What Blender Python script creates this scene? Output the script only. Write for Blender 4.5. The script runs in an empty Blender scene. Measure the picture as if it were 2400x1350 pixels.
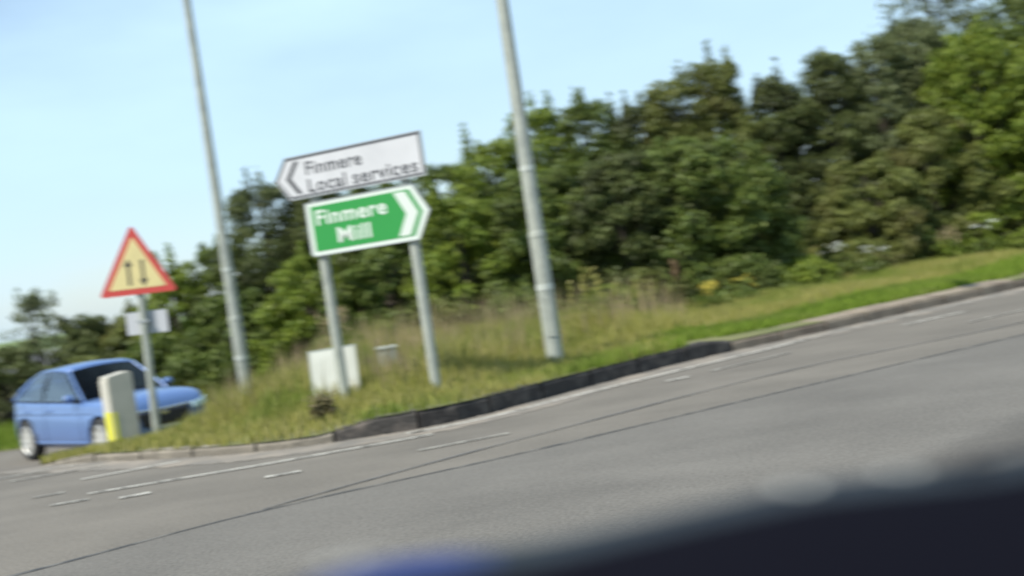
import bpy, bmesh, math, random
import numpy as np
from mathutils import Vector, Matrix
R = math.radians
random.seed(7)
rng = np.random.default_rng(11)
sc = bpy.context.scene
COL = sc.collection

# ------------------------------------------------------------------ camera, sky, sun
CAM_Z = 1.4
cd = bpy.data.cameras.new('camera'); cam = bpy.data.objects.new('camera', cd); COL.objects.link(cam)
sc.camera = cam
PITCH, ROLL = R(-1.0), R(8.5)
fw = Vector((0, math.cos(PITCH), math.sin(PITCH))); r0 = Vector((1, 0, 0)); u0 = r0.cross(fw)
rt = r0*math.cos(ROLL) - u0*math.sin(ROLL); up = u0*math.cos(ROLL) + r0*math.sin(ROLL)
M = Matrix((rt, up, -fw)).transposed().to_4x4(); M.translation = (0, 0, CAM_Z); cam.matrix_world = M
cd.sensor_width = 36; cd.lens = 36*3126/2400; cd.clip_start = .05; cd.clip_end = 3000
cd.dof.use_dof = True; cd.dof.focus_distance = 6.0; cd.dof.aperture_fstop = cd.lens/1000/0.025
cd.dof.aperture_ratio = 0.42

SUN_AZ = math.atan2(-.78, -.62); SUN_EL = R(52)      # azimuth from +Y towards +X
world = bpy.data.worlds.new('World'); sc.world = world; world.use_nodes = True
nt = world.node_tree; nt.nodes.clear()
def N(t, typ, **kw):
    n = t.nodes.new(typ)
    for k, v in kw.items(): setattr(n, k, v)
    return n
sky = N(nt, 'ShaderNodeTexSky', sky_type='NISHITA', sun_disc=False)
sky.sun_elevation = SUN_EL; sky.sun_rotation = SUN_AZ; sky.air_density = 1.0; sky.dust_density = .7; sky.ozone_density = 1.2; sky.altitude = 80
tc = N(nt, 'ShaderNodeTexCoord'); mp = N(nt, 'ShaderNodeMapping'); mp.inputs['Scale'].default_value = (1, 1, 3.2)
ns = N(nt, 'ShaderNodeTexNoise'); ns.inputs['Scale'].default_value = 2.1; ns.inputs['Detail'].default_value = 7; ns.inputs['Roughness'].default_value = .52
mr = N(nt, 'ShaderNodeMapRange'); mr.inputs['From Min'].default_value = .40; mr.inputs['From Max'].default_value = .68
mr.inputs['To Min'].default_value = .40; mr.inputs['To Max'].default_value = .95
mx = N(nt, 'ShaderNodeMix', data_type='RGBA'); mx.inputs['B'].default_value = (4.4, 6.2, 7.7, 1)
bg = N(nt, 'ShaderNodeBackground'); bg.inputs['Strength'].default_value = .092
wo = N(nt, 'ShaderNodeOutputWorld')
nt.links.new(tc.outputs['Generated'], mp.inputs['Vector']); nt.links.new(mp.outputs[0], ns.inputs['Vector'])
nt.links.new(ns.outputs['Fac'], mr.inputs['Value']); nt.links.new(mr.outputs[0], mx.inputs['Factor'])
nt.links.new(sky.outputs[0], mx.inputs['A']); nt.links.new(mx.outputs['Result'], bg.inputs['Color']); nt.links.new(bg.outputs[0], wo.inputs[0])
sl = bpy.data.lights.new('sun', 'SUN'); so = bpy.data.objects.new('sun', sl); COL.objects.link(so)
sl.energy = 3.6; sl.angle = R(.6); sl.color = (1, .955, .87)
sd = Vector((math.sin(SUN_AZ)*math.cos(SUN_EL), math.cos(SUN_AZ)*math.cos(SUN_EL), math.sin(SUN_EL)))
so.rotation_euler = sd.to_track_quat('Z', 'Y').to_euler(); so.location = sd*60
sc.view_settings.view_transform = 'Standard'; sc.view_settings.look = 'None'; sc.view_settings.gamma = 1
sc.view_settings.exposure = .80; sc.view_settings.use_curve_mapping = False

# ------------------------------------------------------------------ materials
def mat(name, color=(.5, .5, .5), rough=.6, metal=0., noise=None, bump=None, island=None, transl=0., coat=0., spec=.5):
    """noise = (scale, colour2, lo, hi); island = list of colours picked per loose piece; bump=(scale,strength)"""
    m = bpy.data.materials.new(name); m.use_nodes = True; t = m.node_tree; b = t.nodes['Principled BSDF']
    b.inputs['Base Color'].default_value = (*color, 1); b.inputs['Roughness'].default_value = rough
    b.inputs['Metallic'].default_value = metal; b.inputs['Coat Weight'].default_value = coat; b.inputs['Specular IOR Level'].default_value = spec
    src = None
    if island:
        g = N(t, 'ShaderNodeNewGeometry'); r = N(t, 'ShaderNodeValToRGB'); e = r.color_ramp.elements
        e[0].color = (*island[0], 1); e[1].color = (*island[-1], 1)
        for i, c in enumerate(island[1:-1]):
            x = e.new((i+1)/(len(island)-1)); x.color = (*c, 1)
        t.links.new(g.outputs['Random Per Island'], r.inputs[0]); src = r.outputs[0]
    if noise:
        tcn = N(t, 'ShaderNodeTexCoord'); n = N(t, 'ShaderNodeTexNoise'); n.inputs['Scale'].default_value = noise[0]; n.inputs['Detail'].default_value = 5
        t.links.new(tcn.outputs['Object'], n.inputs['Vector'])
        q = N(t, 'ShaderNodeMapRange'); q.inputs['From Min'].default_value = noise[2]; q.inputs['From Max'].default_value = noise[3]
        t.links.new(n.outputs['Fac'], q.inputs['Value'])
        x = N(t, 'ShaderNodeMix', data_type='RGBA'); x.inputs['A'].default_value = (*color, 1); x.inputs['B'].default_value = (*noise[1], 1)
        if src: t.links.new(src, x.inputs['A'])
        t.links.new(q.outputs[0], x.inputs['Factor']); src = x.outputs['Result']
    if src: t.links.new(src, b.inputs['Base Color'])
    if bump:
        tcb = N(t, 'ShaderNodeTexCoord'); n = N(t, 'ShaderNodeTexNoise'); n.inputs['Scale'].default_value = bump[0]; n.inputs['Detail'].default_value = 4
        bp = N(t, 'ShaderNodeBump'); bp.inputs['Strength'].default_value = bump[1]; bp.inputs['Distance'].default_value = .02
        t.links.new(tcb.outputs['Object'], n.inputs['Vector']); t.links.new(n.outputs['Fac'], bp.inputs['Height']); t.links.new(bp.outputs[0], b.inputs['Normal'])
    if transl:
        tr = N(t, 'ShaderNodeBsdfTranslucent'); ms = N(t, 'ShaderNodeMixShader'); ms.inputs[0].default_value = transl
        if src: t.links.new(src, tr.inputs[0])
        else: tr.inputs[0].default_value = (*color, 1)
        t.links.new(b.outputs[0], ms.inputs[1]); t.links.new(tr.outputs[0], ms.inputs[2]); t.links.new(ms.outputs[0], t.nodes['Material Output'].inputs[0])
    return m

def asphalt(name, c1, c2, band=0.):
    m = bpy.data.materials.new(name); m.use_nodes = True; t = m.node_tree; b = t.nodes['Principled BSDF']
    b.inputs['Roughness'].default_value = .85; b.inputs['Specular IOR Level'].default_value = .3
    tcn = N(t, 'ShaderNodeTexCoord')
    n1 = N(t, 'ShaderNodeTexNoise'); n1.inputs['Scale'].default_value = 38; n1.inputs['Detail'].default_value = 3
    n2 = N(t, 'ShaderNodeTexNoise'); n2.inputs['Scale'].default_value = .7; n2.inputs['Detail'].default_value = 5
    mpn = N(t, 'ShaderNodeMapping'); mpn.inputs['Rotation'].default_value = (0, 0, R(-20)); mpn.inputs['Scale'].default_value = (.6, 1.3, 1)
    n3 = N(t, 'ShaderNodeTexNoise'); n3.inputs['Scale'].default_value = 1.4; n3.inputs['Detail'].default_value = 6
    for n in (n1, n2): t.links.new(tcn.outputs['Object'], n.inputs['Vector'])
    t.links.new(tcn.outputs['Object'], mpn.inputs['Vector']); t.links.new(mpn.outputs[0], n3.inputs['Vector'])
    add = N(t, 'ShaderNodeMath', operation='MULTIPLY_ADD'); add.inputs[1].default_value = .9
    ad2 = N(t, 'ShaderNodeMath', operation='MULTIPLY_ADD'); ad2.inputs[1].default_value = .6
    t.links.new(n1.outputs['Fac'], add.inputs[0]); t.links.new(n2.outputs['Fac'], ad2.inputs[0]); n3m = N(t, 'ShaderNodeMath', operation='MULTIPLY'); n3m.inputs[1].default_value = .4; t.links.new(n3.outputs['Fac'], n3m.inputs[0]); t.links.new(n3m.outputs[0], ad2.inputs[2])
    t.links.new(ad2.outputs[0], add.inputs[2])
    q = N(t, 'ShaderNodeMapRange'); q.inputs['From Min'].default_value = .72; q.inputs['From Max'].default_value = 1.18
    t.links.new(add.outputs[0], q.inputs['Value'])
    x = N(t, 'ShaderNodeMix', data_type='RGBA'); x.inputs['A'].default_value = (*c1, 1); x.inputs['B'].default_value = (*c2, 1)
    t.links.new(q.outputs[0], x.inputs['Factor']); t.links.new(x.outputs['Result'], b.inputs['Base Color'])
    bp = N(t, 'ShaderNodeBump'); bp.inputs['Strength'].default_value = .5; bp.inputs['Distance'].default_value = .01
    t.links.new(n1.outputs['Fac'], bp.inputs['Height']); t.links.new(bp.outputs[0], b.inputs['Normal'])
    return m

def worn_paint(name, c, under, thr):
    m = mat(name, c, .7, noise=(9, under, thr-.06, thr+.06)); return m

MT = {}
MT['asphalt'] = asphalt('asphalt', (.105, .093, .077), (.170, .151, .125))
MT['asphalt_near'] = asphalt('asphalt_near', (.100, .091, .079), (.155, .142, .123))
MT['tar'] = mat('tar', (.040, .038, .036), .7, noise=(5, (.13, .12, .105), .45, .65))
MT['tar2'] = mat('tar_faint', (.085, .082, .078), .75, noise=(2, (.13, .123, .115), .35, .6))
MT['paint'] = worn_paint('road_paint', (.46, .435, .38), (.20, .185, .16), .56)
MT['paint_worn'] = worn_paint('road_paint_worn', (.38, .36, .31), (.20, .185, .16), .46)
MT['detritus'] = mat('gutter_grit', (.15, .135, .115), .95, noise=(2.2, (.24, .205, .165), .4, .65), bump=(30, .5))
MT['soil'] = mat('soil', (.10, .11, .035), .95, noise=(1.2, (.16, .15, .06), .35, .7), bump=(14, .8))
MT['field'] = mat('field', (.09, .15, .03), .95, noise=(.3, (.15, .17, .06), .35, .7))
MT['kerb_dark'] = mat('kerb_dark', (.032, .028, .026), .9, noise=(6, (.085, .074, .064), .48, .68), bump=(25, .8))
MT['kerb_pale'] = mat('kerb_pale', (.24, .195, .145), .9, noise=(3, (.15, .115, .085), .4, .7), bump=(25, .5))
MT['kerb_mid'] = mat('kerb_mid', (.050, .045, .040), .9, noise=(5, (.12, .10, .085), .45, .65), bump=(25, .7))
MT['kerb_worn'] = mat('kerb_worn', (.17, .150, .12), .95, noise=(4, (.27, .24, .19), .5, .75), bump=(22, .8))
MT['galv'] = mat('galvanised', (.37, .385, .33), .55, .1, noise=(6, (.28, .295, .26), .4, .7), bump=(40, .15))
MT['galv_pale'] = mat('galvanised_pale', (.48, .50, .45), .5, .1)
MT['white'] = mat('sign_white', (.52, .52, .53), .5, noise=(2.5, (.46, .46, .47), .4, .7))
MT['white_board'] = mat('white_board', (.78, .78, .70), .5, noise=(2, (.60, .60, .52), .4, .7))
MT['board_pale'] = mat('plate_back', (.45, .46, .48), .45)
MT['black'] = mat('sign_black', (.02, .02, .024), .4)
MT['letter_grey'] = mat('sign_lettering_dark', (.045, .045, .05), .4)
MT['green'] = mat('sign_green', (.022, .24, .045), .4)
MT['sign_white2'] = mat('sign_white_lettering', (.56, .61, .55), .4)
MT['grey_back'] = mat('sign_back_grey', (.33, .35, .35), .5, .3)
MT['red'] = mat('sign_red', (.46, .055, .045), .4)
MT['cream'] = mat('sign_cream', (.60, .51, .24), .5, noise=(5, (.54, .46, .22), .4, .7))
MT['bollard'] = mat('bollard_shell', (.44, .41, .34), .5, noise=(4, (.36, .34, .28), .4, .7))
MT['bollard_pale'] = mat('bollard_side', (.52, .49, .42), .5, noise=(4, (.5, .48, .4), .4, .7))
MT['yellow'] = mat('yellow_reflective', (.66, .62, .03), .4)
MT['cabinet'] = mat('cabinet_grey', (.33, .35, .29), .6)
MT['bark'] = mat('bark', (.09, .075, .055), .9, noise=(8, (.05, .042, .033), .4, .7), bump=(20, .8))
def leafm(name, cols, patch, tr=.36): return mat(name, cols[0], .55, island=cols, noise=(.9, patch, .5, .72), transl=tr, spec=.35)
MT['leaf_mid'] = leafm('leaf_mid', [(0.063, 0.098, 0.020), (0.120, 0.165, 0.032), (0.177, 0.220, 0.044)], (0.091, 0.104, 0.032))
MT['leaf_bright'] = leafm('leaf_bright', [(0.091, 0.140, 0.015), (0.171, 0.232, 0.027), (0.256, 0.305, 0.043)], (0.146, 0.183, 0.030))
MT['leaf_dark'] = leafm('leaf_dark', [(0.059, 0.078, 0.024), (0.100, 0.124, 0.034), (0.146, 0.171, 0.051)], (0.061, 0.067, 0.034))
MT['leaf_olive'] = leafm('leaf_olive', [(.095, .115, .028), (.150, .175, .040), (.205, .220, .058)], (.145, .130, .042))
MT['leaf_grey'] = leafm('leaf_grey', [(0.091, 0.112, 0.041), (0.146, 0.173, 0.066), (0.213, 0.244, 0.107)], (0.104, 0.122, 0.067))
MT['grass_dry'] = mat('grass_dry', (.2, .2, .06), .7, island=[(.22, .23, .040), (.31, .29, .070), (.38, .34, .12), (.22, .24, .048), (.43, .37, .17)], noise=(.55, (.15, .21, .032), .5, .68), transl=.3, spec=.2)
MT['grass_green'] = mat('grass_green', (.1, .2, .03), .7, island=[(.11, .18, .016), (.17, .25, .028), (.22, .28, .045)], noise=(.8, (.19, .23, .05), .5, .7), transl=.3, spec=.2)
MT['straw'] = mat('straw', (.30, .22, .12), .8, island=[(.24, .19, .10), (.38, .29, .17)], transl=.2)
MT['brown_leaf'] = mat('brown_leaf', (.13, .08, .035), .8, island=[(.09, .075, .035), (.17, .14, .06)], transl=.2)
MT['flower_white'] = mat('flower_white', (.48, .50, .44), .7, transl=.2)
MT['flower_yellow'] = mat('flower_yellow', (.42, .34, .04), .7, transl=.2)
MT['flower_rust'] = mat('flower_rust', (.15, .09, .045), .8)
MT['car_paint'] = mat('car_paint', (.100, .18, .39), .28, .15, coat=.7)
MT['car_dark'] = mat('car_black_trim', (.012, .012, .015), .5)
MT['car_inside'] = mat('car_interior', (.018, .018, .022), .8)
MT['tyre'] = mat('tyre', (.022, .022, .022), .8)
MT['rim'] = mat('rim', (.62, .61, .57), .35, .4)
MT['chrome'] = mat('chrome', (.75, .77, .8), .15, .9)
MT['lamp_lens'] = mat('headlamp_lens', (.55, .72, .78), .12, .2, coat=.8)
MT['plate_white'] = mat('number_plate', (.55, .56, .58), .4)
MT['skin'] = mat('skin', (.50, .30, .22), .6)
MT['hair'] = mat('hair', (.02, .015, .012), .7)
MT['shirt'] = mat('shirt', (.16, .22, .26), .8)
MT['dash'] = mat('dash_dark', (.003, .003, .006), .9, spec=.06)
MT['dash_band'] = mat('dash_edge', (.015, .020, .025), .6, spec=.2, noise=(5, (.012, .014, .018), .4, .65))
MT['dash_blue'] = mat('dash_blue', (.012, .022, .11), .5)
MT['dash_pale'] = mat('dash_pale', (.52, .52, .48), .5)
MT['shed_wall'] = mat('shed_wall', (.25, .24, .22), .8)
MT['shed_roof'] = mat('shed_roof', (.13, .13, .14), .7)
def glass(name, tint, gl):
    m = bpy.data.materials.new(name); m.use_nodes = True; t = m.node_tree; t.nodes.remove(t.nodes['Principled BSDF'])
    a = N(t, 'ShaderNodeBsdfTransparent'); a.inputs[0].default_value = (*tint, 1)
    g = N(t, 'ShaderNodeBsdfGlossy'); g.inputs['Roughness'].default_value = .06; g.inputs['Color'].default_value = (.9, .95, 1, 1)
    fr = N(t, 'ShaderNodeFresnel'); fr.inputs[0].default_value = gl; ms = N(t, 'ShaderNodeMixShader')
    t.links.new(fr.outputs[0], ms.inputs[0]); t.links.new(a.outputs[0], ms.inputs[1]); t.links.new(g.outputs[0], ms.inputs[2])
    t.links.new(ms.outputs[0], t.nodes['Material Output'].inputs[0]); return m
MT['glass'] = glass('car_glass', (.62, .66, .70), 3.4)
MT['glass_dark'] = glass('car_windscreen', (.10, .11, .14), 1.18)

# ------------------------------------------------------------------ helpers
def link(o, parent=None):
    COL.objects.link(o)
    if parent is not None: o.parent = parent
    return o
def tag(o, label=None, cat=None, group=None, kind=None):
    if label: o['label'] = label
    if cat: o['category'] = cat
    if group: o['group'] = group
    if kind: o['kind'] = kind
    return o
def empty(name, loc, rz=0, label=None, cat=None, group=None, kind=None):
    o = bpy.data.objects.new(name, None); o.empty_display_size = .2; link(o); o.location = loc; o.rotation_euler = (0, 0, rz)
    return tag(o, label, cat, group, kind)
def mesh_np(name, V, F, material, parent=None, smooth=False):
    """V (n,3); F (m,k) all faces the same k"""
    V = np.asarray(V, np.float32); F = np.asarray(F, np.int32); me = bpy.data.meshes.new(name)
    me.vertices.add(len(V)); me.vertices.foreach_set('co', V.ravel())
    k = F.shape[1]; me.loops.add(F.size); me.loops.foreach_set('vertex_index', F.ravel())
    me.polygons.add(len(F)); me.polygons.foreach_set('loop_start', np.arange(len(F), dtype=np.int32)*k)
    me.polygons.foreach_set('loop_total', np.full(len(F), k, np.int32))
    if smooth: me.polygons.foreach_set('use_smooth', np.ones(len(F), bool))
    me.materials.append(MT[material]); me.update(calc_edges=True)
    return link(bpy.data.objects.new(name, me), parent)
def finish(name, bm, material, parent=None, smooth=False, bevel=0):
    bmesh.ops.recalc_face_normals(bm, faces=bm.faces)
    me = bpy.data.meshes.new(name); bm.to_mesh(me); bm.free()
    if smooth:
        for p in me.polygons: p.use_smooth = True
    for k in (material if isinstance(material, (list, tuple)) else [material]): me.materials.append(MT[k])
    o = link(bpy.data.objects.new(name, me), parent)
    if bevel:
        b = o.modifiers.new('bevel', 'BEVEL'); b.width = bevel; b.segments = 2; b.limit_method = 'ANGLE'
    return o
def bm_box(bm, lo, hi, mi=0):
    lo = Vector(lo); hi = Vector(hi)
    vs = [bm.verts.new((x, y, z)) for x in (lo.x, hi.x) for y in (lo.y, hi.y) for z in (lo.z, hi.z)]
    for f in ((0, 1, 3, 2), (4, 6, 7, 5), (0, 4, 5, 1), (2, 3, 7, 6), (0, 2, 6, 4), (1, 5, 7, 3)):
        bm.faces.new([vs[i] for i in f]).material_index = mi
    return vs
def box(name, lo, hi, material, parent=None, bevel=0):
    bm = bmesh.new(); bm_box(bm, lo, hi); return finish(name, bm, material, parent, bevel=bevel)
def bm_tube(bm, pts, radii, seg=10, caps=True):
    pts = [Vector(p) for p in pts]; rings = []
    for i, p in enumerate(pts):
        d = (pts[min(i+1, len(pts)-1)] - pts[max(i-1, 0)]).normalized()
        a = d.cross(Vector((0, 0, 1)) if abs(d.z) < .95 else Vector((1, 0, 0))).normalized(); b = d.cross(a)
        r = radii[i] if isinstance(radii, (list, tuple)) else radii
        rings.append([bm.verts.new(p + a*math.cos(t)*r + b*math.sin(t)*r) for t in [2*math.pi*k/seg for k in range(seg)]])
    for i in range(len(rings)-1):
        for k in range(seg): bm.faces.new((rings[i][k], rings[i][(k+1) % seg], rings[i+1][(k+1) % seg], rings[i+1][k]))
    if caps:
        for q in (rings[0][::-1], rings[-1]): bm.faces.new([bm.verts.new(v.co) for v in q])
def tube(name, pts, radii, material, parent=None, seg=14, smooth=True):
    bm = bmesh.new(); bm_tube(bm, pts, radii, seg); o = finish(name, bm, material, parent, smooth=False)
    if smooth:
        for p in o.data.polygons: p.use_smooth = len(p.vertices) == 4
    return o
def prism(name, poly, y0, y1, material, parent=None, bevel=0):
    """poly in x,z; extruded from y0 to y1"""
    bm = bmesh.new(); a = [bm.verts.new((x, y0, z)) for x, z in poly]; b = [bm.verts.new((x, y1, z)) for x, z in poly]
    bm.faces.new(a); bm.faces.new(b[::-1]); n = len(poly)
    for i in range(n): bm.faces.new((a[i], b[i], b[(i+1) % n], a[(i+1) % n]))
    return finish(name, bm, material, parent, bevel=bevel)
def frame_prism(name, outer, inner, y0, y1, material, parent=None):
    bm = bmesh.new(); n = len(outer)
    def ring(p, y): return [bm.verts.new((x, y, z)) for x, z in p]
    oa, ob, ia, ib = ring(outer, y0), ring(outer, y1), ring(inner, y0), ring(inner, y1)
    for i in range(n):
        j = (i+1) % n
        bm.faces.new((oa[i], oa[j], ia[j], ia[i])); bm.faces.new((ob[i], ob[j], ib[j], ib[i]))
        bm.faces.new((oa[i], oa[j], ob[j], ob[i])); bm.faces.new((ia[i], ia[j], ib[j], ib[i]))
    return finish(name, bm, material, parent)
def inset(poly, d):
    """inset a convex polygon by d"""
    n = len(poly); area = sum(poly[i][0]*poly[(i+1) % n][1]-poly[(i+1) % n][0]*poly[i][1] for i in range(n)); s = 1 if area > 0 else -1
    L = []
    for i in range(n):
        (x0, z0), (x1, z1) = poly[i], poly[(i+1) % n]; l = math.hypot(x1-x0, z1-z0); nx, nz = -(z1-z0)/l*s, (x1-x0)/l*s
        L.append((x0+nx*d, z0+nz*d, x1-x0, z1-z0))
    out = []
    for i in range(n):
        x1, z1, dx1, dz1 = L[i-1]; x2, z2, dx2, dz2 = L[i]; c = dx1*dz2-dz1*dx2
        t = ((x2-x1)*dz2-(z2-z1)*dx2)/c; out.append((x1+dx1*t, z1+dz1*t))
    return out
def text(name, s, size, x, y, z, material, parent, offset=0., align='LEFT', width=None):
    c = bpy.data.curves.new(name, 'FONT'); c.body = s; c.size = size; c.extrude = .001; c.offset = offset; c.align_x = align
    c.resolution_u = 4; c.space_character = 1.08
    o = bpy.data.objects.new(name, c); COL.objects.link(o); bpy.context.view_layer.update()
    me = bpy.data.meshes.new_from_object(o.evaluated_get(bpy.context.evaluated_depsgraph_get())); bpy.data.objects.remove(o)
    if width:
        xs = [v.co.x for v in me.vertices]; k = width/(max(xs)-min(xs))
        for v in me.vertices: v.co.x *= k
    me.transform(Matrix.Translation((x, y, z)) @ Matrix.Rotation(math.pi/2, 4, 'X'))
    me.materials.clear(); me.materials.append(MT[material])
    return link(bpy.data.objects.new(name, me), parent)

# ------------------------------------------------------------------ ground, road, verge
def S(t): t = np.clip(t, 0, 1); return t*t*(3-2*t)
def road_z(x, y):
    x = np.asarray(x, float); y = np.asarray(y, float)
    return -.55*S((y-13.8)/5.4)*S((-x-1.2)/3.8)
# kerb line (top outer edge), from the verge tip on the left to the far right
K = np.array([(-5.75, 16.2), (-5.62, 15.2), (-5.19, 14.5), (-4.42, 13.85), (-3.58, 13.2), (-2.82, 12.72), (-2.2, 12.5), (-1.68, 12.48), (-1.0, 12.56), (-.4, 12.95),
              (.4, 13.85), (1.28, 14.75), (2.33, 15.65), (3.6, 16.5), (5.0, 17.5), (7.3, 19.1), (10.5, 21.3), (16, 25), (26, 31), (60, 50)])
def catmull(P, m=8):
    P = np.asarray(P, float); out = []
    Q = np.vstack([2*P[0]-P[1], P, 2*P[-1]-P[-2]])
    for i in range(1, len(Q)-2):
        for k in range(m):
            t = k/m; out.append(.5*((2*Q[i])+(-Q[i-1]+Q[i+1])*t+(2*Q[i-1]-5*Q[i]+4*Q[i+1]-Q[i+2])*t*t+(-Q[i-1]+3*Q[i]-3*Q[i+1]+Q[i+2])*t**3))
    out.append(P[-1]); return np.array(out)
KC = catmull(K)
BACK = catmull(np.array([(-5.75, 16.2), (-5.7, 17.4), (-5.35, 18.8), (-4.95, 20.0), (-5.1, 21.4), (-6.0, 22.6), (-7.6, 23.3), (-9.6, 23.7), (-14, 24.2), (-26, 24.5), (-60, 25)]))
VERGE = np.vstack([BACK[::-1], KC[1:], [(60, 70)], [(-60, 70)]])
def inside(px, py, poly):
    c = np.zeros(len(px), bool); j = len(poly)-1
    for i in range(len(poly)):
        xi, yi = poly[i]; xj, yj = poly[j]
        if yi != yj: c ^= ((yi > py) != (yj > py)) & (px < (xj-xi)*(py-yi)/(yj-yi)+xi)
        j = i
    return c
def dist_poly(px, py, line):
    d = np.full(len(px), 1e9)
    for a, b in zip(line[:-1], line[1:]):
        ab = b-a; L = ab@ab+1e-9; t = np.clip(((px-a[0])*ab[0]+(py-a[1])*ab[1])/L, 0, 1)
        d = np.minimum(d, np.hypot(px-a[0]-t*ab[0], py-a[1]-t*ab[1]))
    return d
def kerb_up(x):          # kerb upstand as a function of x along the line
    return .03 + .055*S((x+5.6)/1.2) + .085*S((x+2.1)/.8)*(1-.55*S((x-2.15)/.2))
def verge_z(x, y):
    x = np.asarray(x, float); y = np.asarray(y, float)
    d = dist_poly(x.ravel(), y.ravel(), KC).reshape(x.shape)
    base = road_z(x, y)*S((-x-2.0)/3.2)
    up_ = kerb_up(np.clip(x, -6, 9))*np.exp(-d/1.2) + .17*(1-np.exp(-d/1.2))*np.where(x < -3, .35, 1)
    return base + up_ + .05*np.sin(x*1.3+y*.7)*S(d/3)
def grid_sheet(name, xs, ys, zf, material, kind='structure', keep=None):
    X, Y = np.meshgrid(xs, ys); Z = zf(X, Y); V = np.stack([X, Y, Z], -1).reshape(-1, 3); w = len(xs)
    i = np.arange((len(ys)-1)*(w-1)); r, c = divmod(i, w-1); a = r*w+c
    F = np.stack([a, a+1, a+w+1, a+w], 1)
    if keep is not None:
        cx = V[F, 0].mean(1); cy = V[F, 1].mean(1); F = F[keep(cx, cy)]
    o = mesh_np(name, V, F, material, smooth=True); tag(o, kind=kind); return o
xs = np.concatenate([[-1500, -600, -200, -90], np.arange(-60, 60.1, 4), [90, 200, 600, 1500]])
ys = np.concatenate([[-1500, -500, -120, -40], np.arange(-20, 80.1, 4), [120, 300, 700, 1500]])
grid_sheet('ground', xs, ys, lambda x, y: np.full_like(x, -.9)-.004*np.clip(y-70, 0, 300)*0, 'field')
xs = np.unique(np.concatenate([np.arange(-60, -12, 2.), np.arange(-12, 12, .5), np.arange(12, 61, 2.)]))
ys = np.unique(np.concatenate([np.arange(-30, 6, 2.), np.arange(6, 26, .5), np.arange(26, 60, 2.)]))
grid_sheet('road', xs, ys, road_z, 'asphalt')
# verge: constrained triangulation of the outline with interior points
def verge_mesh():
    from mathutils.geometry import delaunay_2d_cdt
    out = VERGE; n = len(out)
    gx, gy = np.meshgrid(np.arange(-14, 14, .45), np.arange(12, 34, .45)); gx = gx.ravel()+rng.uniform(-.1, .1, gx.size); gy = gy.ravel()+rng.uniform(-.1, .1, gy.size)
    ok = inside(gx, gy, out) & (dist_poly(gx, gy, KC) > .2) & (dist_poly(gx, gy, BACK) > .2)
    pts = [Vector(p) for p in out]+[Vector(p) for p in zip(gx[ok], gy[ok])]
    v, e, f, *_ = delaunay_2d_cdt(pts, [(i, (i+1) % n) for i in range(n)], [], 1, 1e-5)
    V = np.array([(p.x, p.y) for p in v]); Z = verge_z(V[:, 0], V[:, 1])
    F = np.array([t for t in f if len(t) == 3])
    o = mesh_np('verge', np.column_stack([V, Z]), F, 'soil', smooth=True); tag(o, kind='structure')
    # skirt on the back edge so the verge is not a floating sheet
    B = BACK; zt = verge_z(B[:, 0], B[:, 1]); m = len(B)
    VV = np.vstack([np.column_stack([B, zt]), np.column_stack([B, zt-.3])]); FF = np.array([(i, i+1, m+i+1, m+i) for i in range(m-1)])
    s = mesh_np('verge_edge', VV, FF, 'soil', o)
verge_mesh()

# strips lying on the road
def strip(name, pts, w, material, lift=.004, parent=None, wob=0., cat=False):
    P = np.asarray(pts, float)
    if len(P) > 2: P = catmull(P, 6)
    else: P = np.linspace(P[0], P[1], 4)
    T = np.gradient(P, axis=0); T /= np.linalg.norm(T, axis=1)[:, None]; Nn = np.column_stack([-T[:, 1], T[:, 0]])
    ww = w*(1+wob*rng.uniform(-1, 1, len(P)))[:, None]/2
    A, B = P+Nn*ww, P-Nn*ww; V = np.vstack([A, B]); Z = road_z(V[:, 0], V[:, 1])+lift; n = len(P)
    F = np.array([(i, i+1, n+i+1, n+i) for i in range(n-1)])
    return mesh_np(name, np.column_stack([V, Z]), F, material, parent)
# gritty strip of dust in the gutter along the kerb
def offset_line(P, d):
    T = np.gradient(P, axis=0); T /= np.linalg.norm(T, axis=1)[:, None]; return P+np.column_stack([T[:, 1], -T[:, 0]])*d
kc = KC[(KC[:, 0] < 14)]
# make sure the offset goes to the road side
off = offset_line(kc, .30)
g_o = strip('gutter_dust', off[::4], .52, 'detritus', .004, wob=.18); tag(g_o, kind='structure')
mk = empty('road_markings', (0, 0, 0), kind='structure')
def mark(pts, w, m='paint'): return strip('road_line', pts, w, m, .009, mk, wob=.03)
mark([(-3.82, 11.30), (-2.43, 11.50), (-1.26, 11.78), (-.9, 11.9)], .07)
mark([(-1.12, 12.20), (-.4, 12.55), (.29, 13.20), (1.3, 14.05), (2.34, 14.90), (3.3, 15.7)], .075)
mark([(2.9, 15.45), (4.57, 16.75), (6.5, 18.1)], .07, 'paint_worn')
mark([(-2.18, 10.66), (-1.90, 10.72)], .09); mark([(-3.38, 10.72), (-3.14, 10.78)], .09)
mark([(-5.2, 13.2), (-4.3, 13.42)], .06, 'paint_worn'); mark([(-5.7, 13.55), (-4.75, 13.88)], .06, 'paint_worn')
mark([(-4.25, 12.45), (-3.4, 12.76)], .07); mark([(4.52, 15.75), (5.46, 16.38)], .07); mark([(1.4, 13.42), (1.65, 13.55)], .07)
mark([(-.95, 10.9), (-.2, 11.15)], .05, 'paint_worn'); mark([(-4.0, 10.9), (-3.7, 10.95)], .07, 'paint_worn')
mark([(5.0, 14.9), (7.2, 16.3)], .05, 'paint_worn'); mark([(-1.15, 12.22), (-1.0, 12.28)], .12)
mark([(-4.4, 11.6), (-4.15, 11.66)], .06, 'paint_worn'); mark([(1.9, 13.75), (2.9, 14.5)], .05, 'paint_worn')
SEAM = [(-4.6, 6.9), (-3.11, 7.99), (-1.88, 8.98), (-.15, 9.85), (2.0, 11.14), (4.8, 12.82), (9, 15.3)]
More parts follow.
